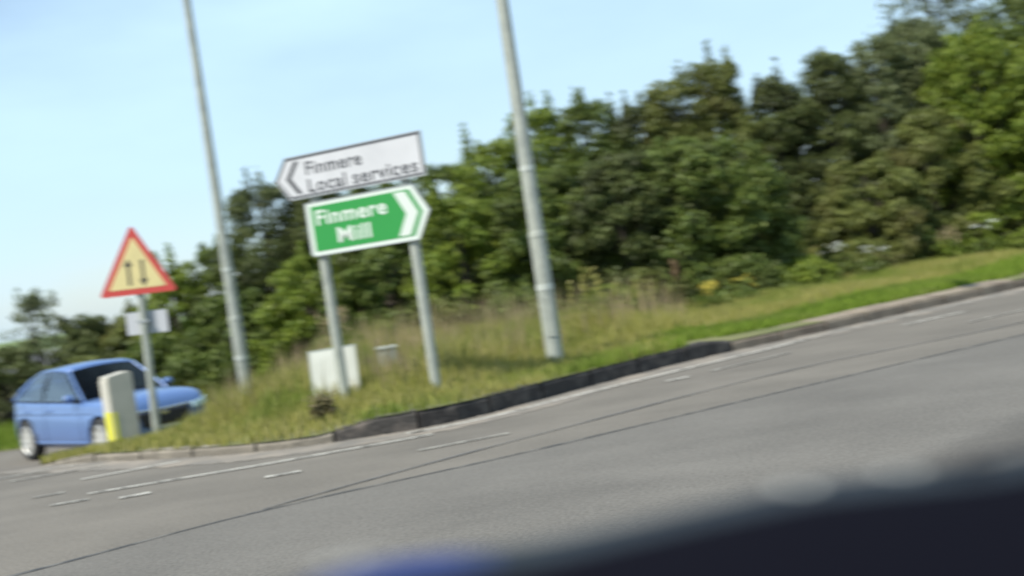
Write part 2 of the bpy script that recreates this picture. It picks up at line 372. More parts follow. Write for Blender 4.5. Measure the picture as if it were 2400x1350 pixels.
q1 = catmull(np.array([(-12, 3.2)]+SEAM+[(20, 22)]), 6); q2 = q1+np.array([3.5, -14.0])
VV = np.vstack([np.column_stack([q, road_z(q[:, 0], q[:, 1])+.004]) for q in (q1, q1*.75+q2*.25, q2)]); nn = len(q1)
tag(mesh_np('near_lane', VV, np.array([(a*nn+i, a*nn+i+1, (a+1)*nn+i+1, (a+1)*nn+i) for a in (0, 1) for i in range(nn-1)]), 'asphalt_near', smooth=True), kind='structure')
ts = empty('tar_seams', (0, 0, 0), kind='structure')
strip('tar_seam', [(-4.6, 6.9), (-3.11, 7.99), (-1.88, 8.98), (-.15, 9.85), (2.0, 11.14), (4.8, 12.82), (9, 15.3)], .045, 'tar', .007, ts, wob=.3)
strip('tar_seam', [(-1.9, 9.05), (-1.2, 9.72), (-.02, 10.76), (2.55, 12.78), (5.3, 14.05), (9, 16.6)], .035, 'tar2', .007, ts, wob=.4)

# kerb stones laid one by one
def along(line, step, gap):
    seg = np.linalg.norm(np.diff(line, axis=0), axis=1); s = np.concatenate([[0], np.cumsum(seg)])
    f = lambda q: np.array([np.interp(q, s, line[:, 0]), np.interp(q, s, line[:, 1])])
    q = .22
    while q+step < s[-1]: yield f(q+gap/2), f(q+step/2), f(q+step-gap/2); q += step
kerb = empty('kerb', (0, 0, 0), kind='structure')
for a, m_, b in along(KC[KC[:, 0] < 20], .80, .028):
    bm = bmesh.new(); rows = []
    for p, q in ((a, m_), (m_, b), (b, b)):
        pass
    T = b-a; T = T/np.linalg.norm(T); Nn = np.array([T[1], -T[0]])  # towards the road
    j = random.uniform(-.012, .010)
    for p in (a, m_, b):
        h = float(road_z(p[0], p[1]))+float(kerb_up(p[0]))+j; zb = h-.30
        f_ = p+Nn*.01; wd = .13 if m_[0] < 2.2 else .42; k_ = p-Nn*wd; hk = .008 if wd < .2 else .02
        rows.append([bm.verts.new(v) for v in ((*f_, zb), (*f_, h-.025), (*(f_-Nn*.022), h+.004), (*k_, h+hk), (*k_, zb))])
    for i in range(2):
        for k in range(5): bm.faces.new((rows[i][k], rows[i][(k+1) % 5], rows[i+1][(k+1) % 5], rows[i+1][k]))
    bm.faces.new(rows[0]); bm.faces.new(rows[-1])
    dark = -1.72 < m_[0] < 2.2
    finish('kerb_stone', bm, ('kerb_dark' if m_[0] > -1.0 else 'kerb_mid') if dark else ('kerb_pale' if m_[0] > 0 else 'kerb_worn'), kerb, bevel=.006)

# ------------------------------------------------------------------ lamp columns
def lamp_column(x, y, z, label):
    t = empty('lamp_post', (x, y, z), 0, label, 'lamp post', 'lighting columns on the verge')
    tube('base_section', [(0, 0, -.3), (0, 0, 1.52)], [.100, .096], 'galv', t, 20)
    tube('collar', [(0, 0, 1.52), (0, 0, 1.56), (0, 0, 1.60)], [.100, .099, .090], 'galv', t, 20)
    tube('shaft', [(0, 0, 1.58), (0, 0, 5), (0, 0, 9.6)], [.088, .069, .046], 'galv', t, 20)
    tube('collar', [(0, 0, 2.30), (0, 0, 2.36)], [.089, .089], 'galv_pale', t, 20)
    tube('band', [(0, 0, .90), (0, 0, .97)], [.102, .102], 'galv_pale', t, 20)
    d = box('access_door', (-.045, -.106, .35), (.045, -.088, .82), 'galv', t, bevel=.004)
    tube('arm', [(0, 0, 9.5), (0, -.15, 9.75), (0, -.7, 9.85), (0, -1.1, 9.87)], [.046, .035, .03, .03], 'galv', t, 10)
    bm = bmesh.new()
    vs = [bm.verts.new(p) for p in ((-.07, -1.0, 9.82), (.07, -1.0, 9.82), (.14, -1.35, 9.80), (.10, -1.75, 9.83), (-.10, -1.75, 9.83), (-.14, -1.35, 9.80),
                                    (-.05, -1.0, 9.93), (.05, -1.0, 9.93), (.09, -1.35, 9.97), (.05, -1.7, 9.91), (-.05, -1.7, 9.91), (-.09, -1.35, 9.97))]
    bm.faces.new(vs[:6][::-1]); bm.faces.new(vs[6:])
    for i in range(6): bm.faces.new((vs[i], vs[(i+1) % 6], vs[6+(i+1) % 6], vs[6+i]))
    finish('lamp_head', bm, 'galv', t, bevel=.01)
    return t
lamp_column(.38, 15.55, .15, 'thick grey lamp post by the dark kerb, right of the direction signs')
lamp_column(-4.36, 20.9, -.35, 'thinner grey steel lamp post between the red triangle sign and the direction signs')

# ------------------------------------------------------------------ direction signs
A28 = R(28)
ds = empty('direction_sign', (-2.02, 14.57, .12), -A28, 'pair of stacked direction signs, white over green, on two grey posts in the long grass', 'road sign')
tube('post', [(0, .07, -.3), (0, .07, 2.74)], .056, 'galv', ds, 18)
tube('post', [(1.18, .07, -.3), (1.18, .07, 2.74)], .056, 'galv', ds, 18)
zb = -.12
W = [(-.27, 2.915+zb), (1.49, 2.915+zb), (1.49, 2.455+zb), (-.27, 2.455+zb), (-.44, 2.685+zb)]
wp = prism('sign_panel', W, 0, -.012, 'white', ds, bevel=.002); tag(wp, 'white flag panel with black edge pointing left')
frame_prism('border', inset(W, .012), inset(W, .030), -.0125, -.0145, 'black', wp)
frame_prism('edge_trim', inset(W, -.006), inset(W, .004), .003, -.016, 'grey_back', wp)
ch = [(-.155, 2.862), (-.095, 2.862), (-.225, 2.685), (-.095, 2.508), (-.155, 2.508), (-.285, 2.685)]
bmv = prism('chevron', [(x, z+zb) for x, z in ch], -.0125, -.015, 'black', wp)
text('lettering', 'Finmere', .205, -.02, -.0145, 2.695+zb, 'letter_grey', wp, .0022, width=.73)
text('lettering', 'Local', .205, -.02, -.0145, 2.505+zb, 'letter_grey', wp, .0022, width=.50)
text('lettering', 'services', .205, .58, -.0145, 2.505+zb, 'letter_grey', wp, .0022, width=.82)
G = [(-.09, 2.385+zb), (1.30, 2.385+zb), (1.47, 2.09+zb), (1.30, 1.805+zb), (-.06, 1.805+zb), (-.09, 1.835+zb)]
gp = prism('sign_panel', G, 0, -.012, 'sign_white2', ds, bevel=.002); tag(gp, 'green panel with white border pointing right')
Gi = inset(G, .045); Gi[1] = (Gi[1][0]-.02, Gi[1][1]); Gi[3] = (Gi[3][0]-.02, Gi[3][1]); Gi[2] = (Gi[2][0]-.03, Gi[2][1])
Gi[0] = (Gi[0][0]+.02, Gi[0][1]); Gi[4] = (Gi[4][0]+.02, Gi[4][1]); Gi[5] = (Gi[5][0]+.02, Gi[5][1])
prism('green_field', Gi, -.0125, -.0145, 'green', gp)
frame_prism('edge_trim', inset(G, -.006), inset(G, .004), .003, -.016, 'grey_back', gp)
c2 = [(1.06, 2.325), (1.205, 2.325), (1.335, 2.09), (1.205, 1.865), (1.06, 1.865), (1.185, 2.09)]
prism('chevron', [(x, z+zb) for x, z in c2], -.0147, -.0165, 'sign_white2', gp)
text('lettering', 'Finmere', .225, .02, -.0165, 2.135+zb, 'sign_white2', gp, .005, width=.92)
text('lettering', 'Mill', .225, .27, -.0165, 1.915+zb, 'sign_white2', gp, .005, width=.43)
for z in (2.72, 2.55, 2.25, 1.95):
    for x in (0, 1.18): box('clamp', (x-.075, .001, z+zb-.02), (x+.075, .135, z+zb+.02), 'grey_back', ds)

# white blank board behind the left post
wb = empty('sign_board', (-2.12, 15.00, .07), R(2), 'white blank rectangular board standing low in the grass behind the left direction sign post', 'sign board')
bp_ = [(-.27, .06), (.25, .04), (.27, .70), (-.25, .69)]
prism('board', bp_, -.01, .01, 'white_board', wb, bevel=.003)
frame_prism('rim', inset(bp_, -.008), inset(bp_, .006), -.013, .013, 'galv_pale', wb)
for x in (-.17, .17): box('stake', (x-.02, .011, -.25), (x+.02, .045, .6), 'galv', wb)

# triangular warning sign
tr = empty('warning_sign', (-4.88, 17.45, -.20), R(-6), 'red triangle warning sign with two black arrows beside the blue car', 'road sign')
tube('post', [(0, 0, -.25), (0, 0, 2.62)], .052, 'galv', tr, 18)
tr.rotation_euler.y = R(2.0)
def tri(s, cx=0, cz=0, cut=.10):
    h = s*math.sqrt(3)/2; P = [(cx, cz+h*2/3), (cx-s/2, cz-h/3), (cx+s/2, cz-h/3)]; out = []
    for i in range(3):
        p, a, b = P[i], P[i-1], P[(i+1) % 3]
        ua = ((a[0]-p[0])/s, (a[1]-p[1])/s); ub = ((b[0]-p[0])/s, (b[1]-p[1])/s); c = cut
        A = (p[0]+ua[0]*c, p[1]+ua[1]*c); B = (p[0]+ub[0]*c, p[1]+ub[1]*c)
        for t in (0, .25, .5, .75, 1):
            out.append(((1-t)**2*A[0]+2*t*(1-t)*p[0]+t*t*B[0], (1-t)**2*A[1]+2*t*(1-t)*p[1]+t*t*B[1]))
    return out
TZ = 2.24
tp = prism('sign_panel', tri(1.06, 0, TZ, .07), -.060, -.072, 'red', tr)
prism('sign_face', tri(.78, 0, TZ, .03), -.0725, -.0745, 'cream', tp)
prism('panel_back', tri(1.04, 0, TZ, .07), -.054, -.0595, 'grey_back', tp)
prism('arrow', [(-.115, 2.06), (-.075, 2.06), (-.075, 2.31), (-.040, 2.31), (-.095, 2.41), (-.150, 2.31), (-.115, 2.31)], -.075, -.077, 'black', tp)
prism('arrow', [(.115, 2.38), (.075, 2.38), (.075, 2.13), (.040, 2.13), (.095, 2.03), (.150, 2.13), (.115, 2.13)], -.075, -.077, 'black', tp)
for z in (2.05, 2.38): box('clamp', (-.07, -.0535, z-.02), (.07, .06, z+.02), 'grey_back', tr)
pl = prism('plate', [(-.26, 1.41), (.30, 1.41), (.30, 1.71), (-.26, 1.71)], .058, .066, 'board_pale', tr, bevel=.002); tag(pl, 'pale blank rectangular plate behind the post')
box('clamp', (-.07, -.056, 1.56), (.07, .0575, 1.60), 'grey_back', tr)

# traffic bollard
bo = empty('traffic_bollard', (-4.97, 16.35, -.22), R(34), 'cream traffic bollard with a yellow strip in front of the blue car', 'bollard')
prof = [(-.15, 0), (-.15, .975), (-.138, .995), (.10, 1.03), (.146, 1.015), (.155, .99), (.155, 0)]
prism('shell', prof, -.15, .17, 'bollard', bo, bevel=.008)
box('side_panel', (-.163, -.14, .04), (-.1505, .16, .95), 'bollard_pale', bo, bevel=.004)
box('reflective_strip', (-.1685, -.13, .08), (-.1635, .12, .56), 'yellow', bo)
box('reflective_strip', (-.146, -.1555, .08), (-.10, -.1505, .56), 'yellow', bo)
box('base', (-.20, -.20, -.15), (.21, .22, .03), 'kerb_pale', bo, bevel=.015)

# little grey cabinet in the grass
cb = empty('utility_cabinet', (-1.80, 18.0, -.02), R(8), 'small grey ribbed utility cabinet with pale lid deep in the grass between the sign posts', 'cabinet')
box('body', (-.12, -.07, -.15), (.12, .07, .55), 'cabinet', cb, bevel=.005)
box('lid', (-.14, -.09, .551), (.14, .09, .58), 'galv_pale', cb, bevel=.005)
for x in (-.08, 0, .08): box('rib', (x-.012, -.085, .02), (x+.012, -.0705, .52), 'galv', cb)

# ------------------------------------------------------------------ the blue car
CARX = [(-2.33, .60, .47, .74, .79), (-2.26, .77, .31, .88, .95), (-2.05, .87, .25, .96, 1.02), (-1.7, .905, .21, .975, 1.035), (-1.0, .915, .19, .965, .985),
        (-.3, .918, .18, .945, .96), (.4, .918, .18, .915, .94), (.9, .915, .18, .89, .955), (1.25, .912, .19, .895, .965), (1.65, .905, .20, .87, .94),
        (2.0, .885, .21, .83, .895), (2.2, .84, .22, .775, .835), (2.31, .75, .26, .70, .75), (2.35, .62, .34, .62, .66)]
def car_st(x):
    a = np.array(CARX); return [np.interp(x, a[:, 0], a[:, k]) for k in range(1, 5)]
def section(w, zb, ze, zt):
    h = ze-zb
    return [(0, zb), (w*.80, zb), (w*.96, zb+.05), (w*.995, zb+h*.22), (w, zb+h*.45), (w*.985, zb+h*.70), (w*.965, zb+h*.76), (w*.955, ze-.04), (w*.915, ze), (w*.72, ze+(zt-ze)*.55), (w*.38, ze+(zt-ze)*.9), (0, zt)]
def side_y(x, z):
    w, zb, ze, zt = car_st(x); s = section(w, zb, ze, zt)[1:9]; return float(np.interp(z, [p[1] for p in s], [p[0] for p in s]))
def make_car(loc, rz):
    car = empty('car', loc, rz, 'blue saloon car with a driver, coming round behind the bollard', 'car')
    bm = bmesh.new(); rings = []
    for st in CARX:
        s = section(*st[1:]); ring = [(st[0], y, z) for y, z in s]+[(st[0], -y, z) for y, z in s[-2:0:-1]]
        rings.append([bm.verts.new(p) for p in ring])
    n = len(rings[0])
    for i in range(len(rings)-1):
        for k in range(n): bm.faces.new((rings[i][k], rings[i][(k+1) % n], rings[i+1][(k+1) % n], rings[i+1][k]))
    bm.faces.new(rings[0]); bm.faces.new(rings[-1][::-1])
    body = finish('body', bm, 'car_paint', car, smooth=True)
    ss = body.modifiers.new('s', 'SUBSURF'); ss.levels = ss.render_levels = 2
    cuts = []
    for x in (1.38, -1.36):
        for s in (-1, 1):
            b2 = bmesh.new(); bm_tube(b2, [(x, s*.62, .33), (x, s*1.1, .33)], .372, 32)
            c = finish('cut', b2, 'car_dark', car); cuts.append(c)
            md = body.modifiers.new('b', 'BOOLEAN'); md.object = c; md.operation = 'DIFFERENCE'; md.solver = 'EXACT'
    bpy.context.view_layer.update()
    me = bpy.data.meshes.new_from_object(body.evaluated_get(bpy.context.evaluated_depsgraph_get())); body.modifiers.clear(); body.data = me
    if len(me.materials) < 2: me.materials.append(MT['car_dark'])
    for p in me.polygons:      # wheel wells and cabin floor are black
        c = p.center
        if abs(c.y) < .80 and any(abs(math.hypot(c.x-x, c.z-.33)-.372) < .02 or (math.hypot(c.x-x, c.z-.33) < .37) for x in (1.38, -1.36)) and c.z < .72: p.material_index = 1
    for c in cuts: bpy.data.objects.remove(c)
    # cabin well: a dark tray over the deck between the pillars
    bm = bmesh.new()
    L = [(-1.75, .70), (-1.0, .76), (0, .78), (.72, .74)]
    a = [bm.verts.new((x, y, car_st(x)[3]+.012)) for x, y in L]; b = [bm.verts.new((x, -y, car_st(x)[3]+.012)) for x, y in L]
    for i in range(3): bm.faces.new((a[i], a[i+1], b[i+1], b[i]))
    finish('cabin_deck', bm, 'car_inside', car)
    def patch(name, rows, m, th=0., smooth=True, nu=10, bulge=(0, 0, 0), parent=car):
        """rows: list of polylines (same length), skinned; th gives thickness"""
        Rw = [catmull(np.array(r), 4) if len(r) > 2 else np.linspace(r[0], r[1], nu+1) for r in rows]
        Rw = np.array(Rw)
        k = Rw.shape[0]
        if k == 2:
            t = np.linspace(0, 1, 7)[:, None, None]; Rw = Rw[0]*(1-t)+Rw[1]*t
            Rw = Rw+np.sin(math.pi*t)*np.array(bulge)
        a, b = Rw.shape[:2]; V = Rw.reshape(-1, 3); F = [(i*b+j, i*b+j+1, (i+1)*b+j+1, (i+1)*b+j) for i in range(a-1) for j in range(b-1)]
        o = mesh_np(name, V, F, m, parent, smooth)
        if th: q = o.modifiers.new('solid', 'SOLIDIFY'); q.thickness = th; q.offset = 0
        return o
    # roof: rows across the car from front to rear
    def arc(x, yh, z, crown, dx=0., n=5):
        return [(x+dx*(1-(t*t)), t*yh, z+crown*(1-t*t)) for t in np.linspace(-1, 1, n)]
    patch('roof', [arc(.12, .615, 1.365, .035, .05), arc(-.35, .635, 1.41, .04), arc(-.85, .625, 1.395, .04), arc(-1.38, .585, 1.30, .035)], 'car_paint', .03)
    patch('windscreen', [arc(.80, .775, .925, .03, .17), arc(.46, .70, 1.155, .032, .11), arc(.125, .60, 1.368, .033, .05)], 'glass_dark')
    patch('rear_window', [arc(-1.395, .57, 1.298, .034), arc(-1.72, .635, 1.15, .03, -.03), arc(-2.02, .69, 1.03, .02, -.06)], 'glass_dark')
    for s in (1, -1):
        top = [(.06, s*.648, 1.335), (-.35, s*.668, 1.385), (-.85, s*.658, 1.37), (-1.32, s*.64, 1.26), (-1.78, s*.74, 1.04)]
        bot = [(.72, s*.822, .905), (.05, s*.842, .93), (-.6, s*.85, .95), (-1.2, s*.845, .965), (-1.80, s*.815, .99)]
        w = patch('side_window', [top, bot], 'glass', bulge=(0, s*.02, 0))
        def bar(name, pts, wd, th, m='car_paint'):
            P = catmull(np.array(pts, float), 4) if len(pts) > 2 else np.linspace(pts[0], pts[1], 5)
            bm = bmesh.new(); bm_tube(bm, [tuple(p) for p in P], wd, 8); return finish(name, bm, m, car, smooth=True)
        bar('pillar', [(.82, s*.80, .90), (.46, s*.72, 1.14), (.11, s*.625, 1.36)], .026, .03)
        bar('roof_rail', [(.11, s*.630, 1.362), (-.35, s*.652, 1.405), (-.85, s*.642, 1.39), (-1.38, s*.60, 1.285)], .026, .03)
        bar('pillar', [(-1.36, s*.60, 1.29), (-1.72, s*.70, 1.12), (-2.05, s*.80, .985)], .040, .03)
        bar('pillar', [(-.50, s*.66, 1.375), (-.58, s*.79, 1.16), (-.62, s*.845, .95)], .020, .03, 'car_dark')
        bar('window_trim', [(.78, s*.838, .895), (.05, s*.856, .925), (-.6, s*.862, .943), (-1.2, s*.858, .958), (-1.85, s*.83, .982)], .010, .01, 'car_dark')
        # door seams, crease, handles, sill strip
        for nm, xx, z0, z1 in (('door_seam', .78, .24, .86), ('door_seam', -.52, .24, .92), ('door_seam', -1.42, .72, .93)):
            zz = np.linspace(z0, z1, 8); bm = bmesh.new(); bm_tube(bm, [(xx-.0*z, s*(side_y(xx, z)-.001), z) for z in zz], .005, 6); finish(nm, bm, 'car_dark', car)
        xx = np.linspace(-2.0, 1.2, 18); bm = bmesh.new(); bm_tube(bm, [(x, s*(side_y(x, .735+.012*(-x))+.000), .735+.012*(-x)) for x in xx], .007, 6); finish('rubbing_strip', bm, 'car_dark', car)
        xx = np.linspace(-.95, .97, 14); bm = bmesh.new(); bm_tube(bm, [(x, s*(side_y(x, .30)-.004), .30) for x in xx], .018, 8); finish('sill', bm, 'car_paint', car, smooth=True)
        for xh in (.0-.36, -1.22):
            bm = bmesh.new(); bm_tube(bm, [(xh-.09, s*(side_y(xh, .80)+.0), .80), (xh-.06, s*(side_y(xh, .80)+.03), .80), (xh+.06, s*(side_y(xh, .80)+.03), .80), (xh+.09, s*(side_y(xh, .80)+.0), .80)], .012, 8); finish('door_handle', bm, 'car_paint', car)
        # mirror
        bm = bmesh.new(); bmesh.ops.create_uvsphere(bm, u_segments=14, v_segments=8, radius=1); bmesh.ops.transform(bm, matrix=Matrix.Translation((.62, s*.97, .98)) @ Matrix.Diagonal((.055, .10, .065, 1)), verts=bm.verts)
        mr_ = finish('door_mirror', bm, 'car_paint', car, smooth=True)
        bm = bmesh.new(); bm_tube(bm, [(.64, s*.82, .93), (.63, s*.93, .95)], .02, 8); finish('stalk', bm, 'car_dark', mr_)
        # headlight: a lens patch following the nose corner
        def nose(x, z, o=.008):
            return (x, s*(side_y(x, z)+o), z)
        hl = patch('headlight', [[(2.05, s*.88, .75), (2.20, s*.835, .735), (2.30, s*.73, .71), (2.345, s*.56, .69)], [(2.10, s*.89, .67), (2.25, s*.83, .64), (2.335, s*.72, .61), (2.37, s*.56, .60)]], 'lamp_lens', .02)
        patch('fog_light', [[(2.33, s*.62, .38), (2.36, s*.50, .38)], [(2.32, s*.60, .31), (2.35, s*.50, .31)]], 'car_dark', .02)
        # wheels
        for x in (1.38, -1.36):
            tz = .33; wh = bpy.data.objects.new('wheel', None); wh.empty_display_size = .1; link(wh, car); wh.location = (x, s*.80, tz)
            prof = [(.215, -.10), (.27, -.112), (.31, -.105), (.328, -.08), (.332, 0), (.328, .08), (.31, .105), (.27, .112), (.215, .10)]
            bm = bmesh.new(); sg = 36; rr = []
            for k in range(sg):
                a_ = 2*math.pi*k/sg; rr.append([bm.verts.new((r_*math.cos(a_), y_, r_*math.sin(a_))) for r_, y_ in prof])
            for k in range(sg):
                for q in range(len(prof)-1): bm.faces.new((rr[k][q], rr[k][q+1], rr[(k+1) % sg][q+1], rr[(k+1) % sg][q]))
            finish('tyre', bm, 'tyre', wh, smooth=True)
            bm = bmesh.new()
            yo = s*.085
            for k in range(sg):     # rim lip
                pass
            prof2 = [(.225, yo), (.235, s*.108), (.222, s*.115), (.205, s*.095), (.205, 0), (.225, 0)]; rr = []
            for k in range(sg):
                a_ = 2*math.pi*k/sg; rr.append([bm.verts.new((r_*math.cos(a_), y_, r_*math.sin(a_))) for r_, y_ in prof2])
            for k in range(sg):
                for q in range(len(prof2)-1): bm.faces.new((rr[k][q], rr[k][q+1], rr[(k+1) % sg][q+1], rr[(k+1) % sg][q]))
            for k in range(10):
                a_ = 2*math.pi*k/10; d = Vector((math.cos(a_), 0, math.sin(a_))); e_ = Vector((-math.sin(a_), 0, math.cos(a_)))
                vs = [bm.verts.new(d*r_+e_*w_+Vector((0, y_, 0))) for y_ in (s*.06, s*.100) for r_, w_ in ((.04, -.022), (.21, -.030), (.21, .030), (.04, .022))]
                for f in ((0, 1, 2, 3), (4, 5, 6, 7), (0, 1, 5, 4), (1, 2, 6, 5), (2, 3, 7, 6), (3, 0, 4, 7)): bm.faces.new([vs[i] for i in f])
            bm_tube(bm, [(0, s*.05, 0), (0, s*.108, 0)], .055, 16)
            finish('rim', bm, 'rim', wh)
            bm = bmesh.new(); bm_tube(bm, [(0, s*.02, 0), (0, s*.04, 0)], .2, 24); finish('brake_disc', bm, 'car_dark', wh)
    # front face
    patch('grille', [[(2.355, y, .655) for y in np.linspace(-.50, .50, 5)], [(2.385, y*.92, .44) for y in np.linspace(-.44, .44, 5)]], 'car_dark', .03)
    bm = bmesh.new(); bm_tube(bm, [(2.376-.05*abs(y), y, .675+.02*abs(y)) for y in np.linspace(-.52, .52, 7)], .014, 8); finish('chrome_bar', bm, 'chrome', car, smooth=True)
    for z in (.48, .53, .58): box('grille_slat', (2.386, -.38, z-.006), (2.398, .38, z+.006), 'car_dark', car)
    patch('lower_grille', [[(2.345, y, .34) for y in np.linspace(-.52, .52, 5)], [(2.335, y*.92, .27) for y in np.linspace(-.52, .52, 5)]], 'car_dark', .03)
    box('badge', (2.387, -.07, .585), (2.403, .07, .64), 'chrome', car, bevel=.006)
    box('number_plate', (2.388, -.26, .40), (2.401, .26, .475), 'plate_white', car, bevel=.003)
    box('bumper_lip', (2.20, -.62, .235), (2.33, .62, .262), 'car_dark', car, bevel=.01)
    for s in (1, -1):
        bm = bmesh.new(); bm_tube(bm, [(.97, s*.35-.2, .968), (.86, s*.35+.12, .99)], .008, 6); finish('wiper', bm, 'car_dark', car)
        patch('tail_light', [[(-2.27, s*.66, .86), (-2.32, s*.50, .80)], [(-2.31, s*.66, .74), (-2.345, s*.48, .70)]], 'red', .03)
    # seats, wheel, dashboard of the blue car
    for s in (1, -1):
        for x0 in (-.30, -1.15):
            box('seat', (x0-.14, s*.38-.24, .90), (x0+.0, s*.38+.24, 1.14), 'car_inside', car, bevel=.04)
            box('headrest', (x0-.15, s*.38-.12, 1.16), (x0-.06, s*.38+.12, 1.31), 'car_inside', car, bevel=.03)
    box('dashboard', (.42, -.74, .90), (.72, .74, .985), 'car_inside', car, bevel=.03)
    bm = bmesh.new(); ring = [(.30+.05*math.sin(t), -.38+.18*math.cos(t), 1.0+.17*math.sin(t)) for t in np.linspace(0, 2*math.pi, 21)]; bm_tube(bm, ring, .013, 6, False); finish('steering_wheel', bm, 'car_dark', car)
    return car
CAR_LOC = (-6.52, 20.66, -.56); CAR_RZ = R(-48)
the_car = make_car(CAR_LOC, CAR_RZ)
for ch_ in the_car.children:          # short front overhang
    if ch_.type == 'MESH':
        for v in ch_.data.vertices:
            if v.co.x > 1.72: v.co.x = 1.72+(v.co.x-1.72)*.38; v.co.z -= (v.co.x-1.72)*.03
            elif v.co.x < -1.72: v.co.x = -1.72+(v.co.x+1.72)*.35
the_car.scale = (.98, .83, .98)

# the driver: one skinned body, with clothing colour on the torso, hair as a child
def make_driver():
    c, s_ = math.cos(CAR_RZ), math.sin(CAR_RZ)
    root = empty('person', CAR_LOC, CAR_RZ, 'dark-haired driver seated at the wheel behind the side window of the blue car', 'person'); root.scale = (.98, .83, .98)
    J = [(-.10, -.38, .55, .15), (-.12, -.38, .72, .15), (-.13, -.38, .92, .15), (-.12, -.38, 1.04, .085), (-.10, -.38, 1.09, .05), (-.09, -.38, 1.15, .068), (-.08, -.38, 1.22, .082), (-.085, -.38, 1.29, .06)]
    ed = [(i, i+1) for i in range(7)]
    def add(p, r, par): J.append((*p, r)); ed.append((par, len(J)-1)); return len(J)-1
    for sg in (1, -1):
        a = add((-.11, -.38+sg*.17, 1.00), .06, 2); b = add((.02, -.38+sg*.24, .84), .045, a); h = add((.22, -.38+sg*.18, 1.0), .030, b)
        p = add((.27, -.38+sg*.172, 1.035), .028, h)
        for k, dz in enumerate((-.025, -.008, .008, .024)):
            f1 = add((.305, -.38+sg*(.168), 1.04+dz), .009, p); add((.318, -.38+sg*.145, 1.04+dz), .008, f1)
        add((.285, -.38+sg*.145, 1.06), .009, p)
        t = add((.0, -.38+sg*.10, .53), .10, 0); k2 = add((.38, -.38+sg*.12, .58), .07, t); add((.62, -.38+sg*.12, .30), .05, k2)
    me = bpy.data.meshes.new('body'); me.from_pydata([j[:3] for j in J], ed, []); o = link(bpy.data.objects.new('body', me), root)
    md = o.modifiers.new('skin', 'SKIN')
    for i, j in enumerate(J): me.skin_vertices[0].data[i].radius = (j[3], j[3])
    me.skin_vertices[0].data[0].use_root = True
    q = o.modifiers.new('sub', 'SUBSURF'); q.levels = q.render_levels = 1
    bpy.context.view_layer.update()
    m2 = bpy.data.meshes.new_from_object(o.evaluated_get(bpy.context.evaluated_depsgraph_get())); o.modifiers.clear(); o.data = m2
    m2.materials.clear(); m2.materials.append(MT['skin']); m2.materials.append(MT['shirt'])
    for p in m2.polygons: p.use_smooth = True; p.material_index = 1 if (p.center.z < 1.07 and p.center.x < .2) else 0
    bm = bmesh.new(); bmesh.ops.create_uvsphere(bm, u_segments=14, v_segments=10, radius=1); bmesh.ops.transform(bm, matrix=Matrix.Translation((-.115, -.38, 1.255)) @ Matrix.Diagonal((.095, .092, .085, 1)), verts=bm.verts)
    finish('hair', bm, 'hair', root, smooth=True)
    bm = bmesh.new(); bm_tube(bm, [(-.02, -.38, 1.22), (.015, -.38, 1.19), (-.01, -.38, 1.18)], [.012, .014, .01], 8); finish('nose', bm, 'skin', root, smooth=True)
make_driver()

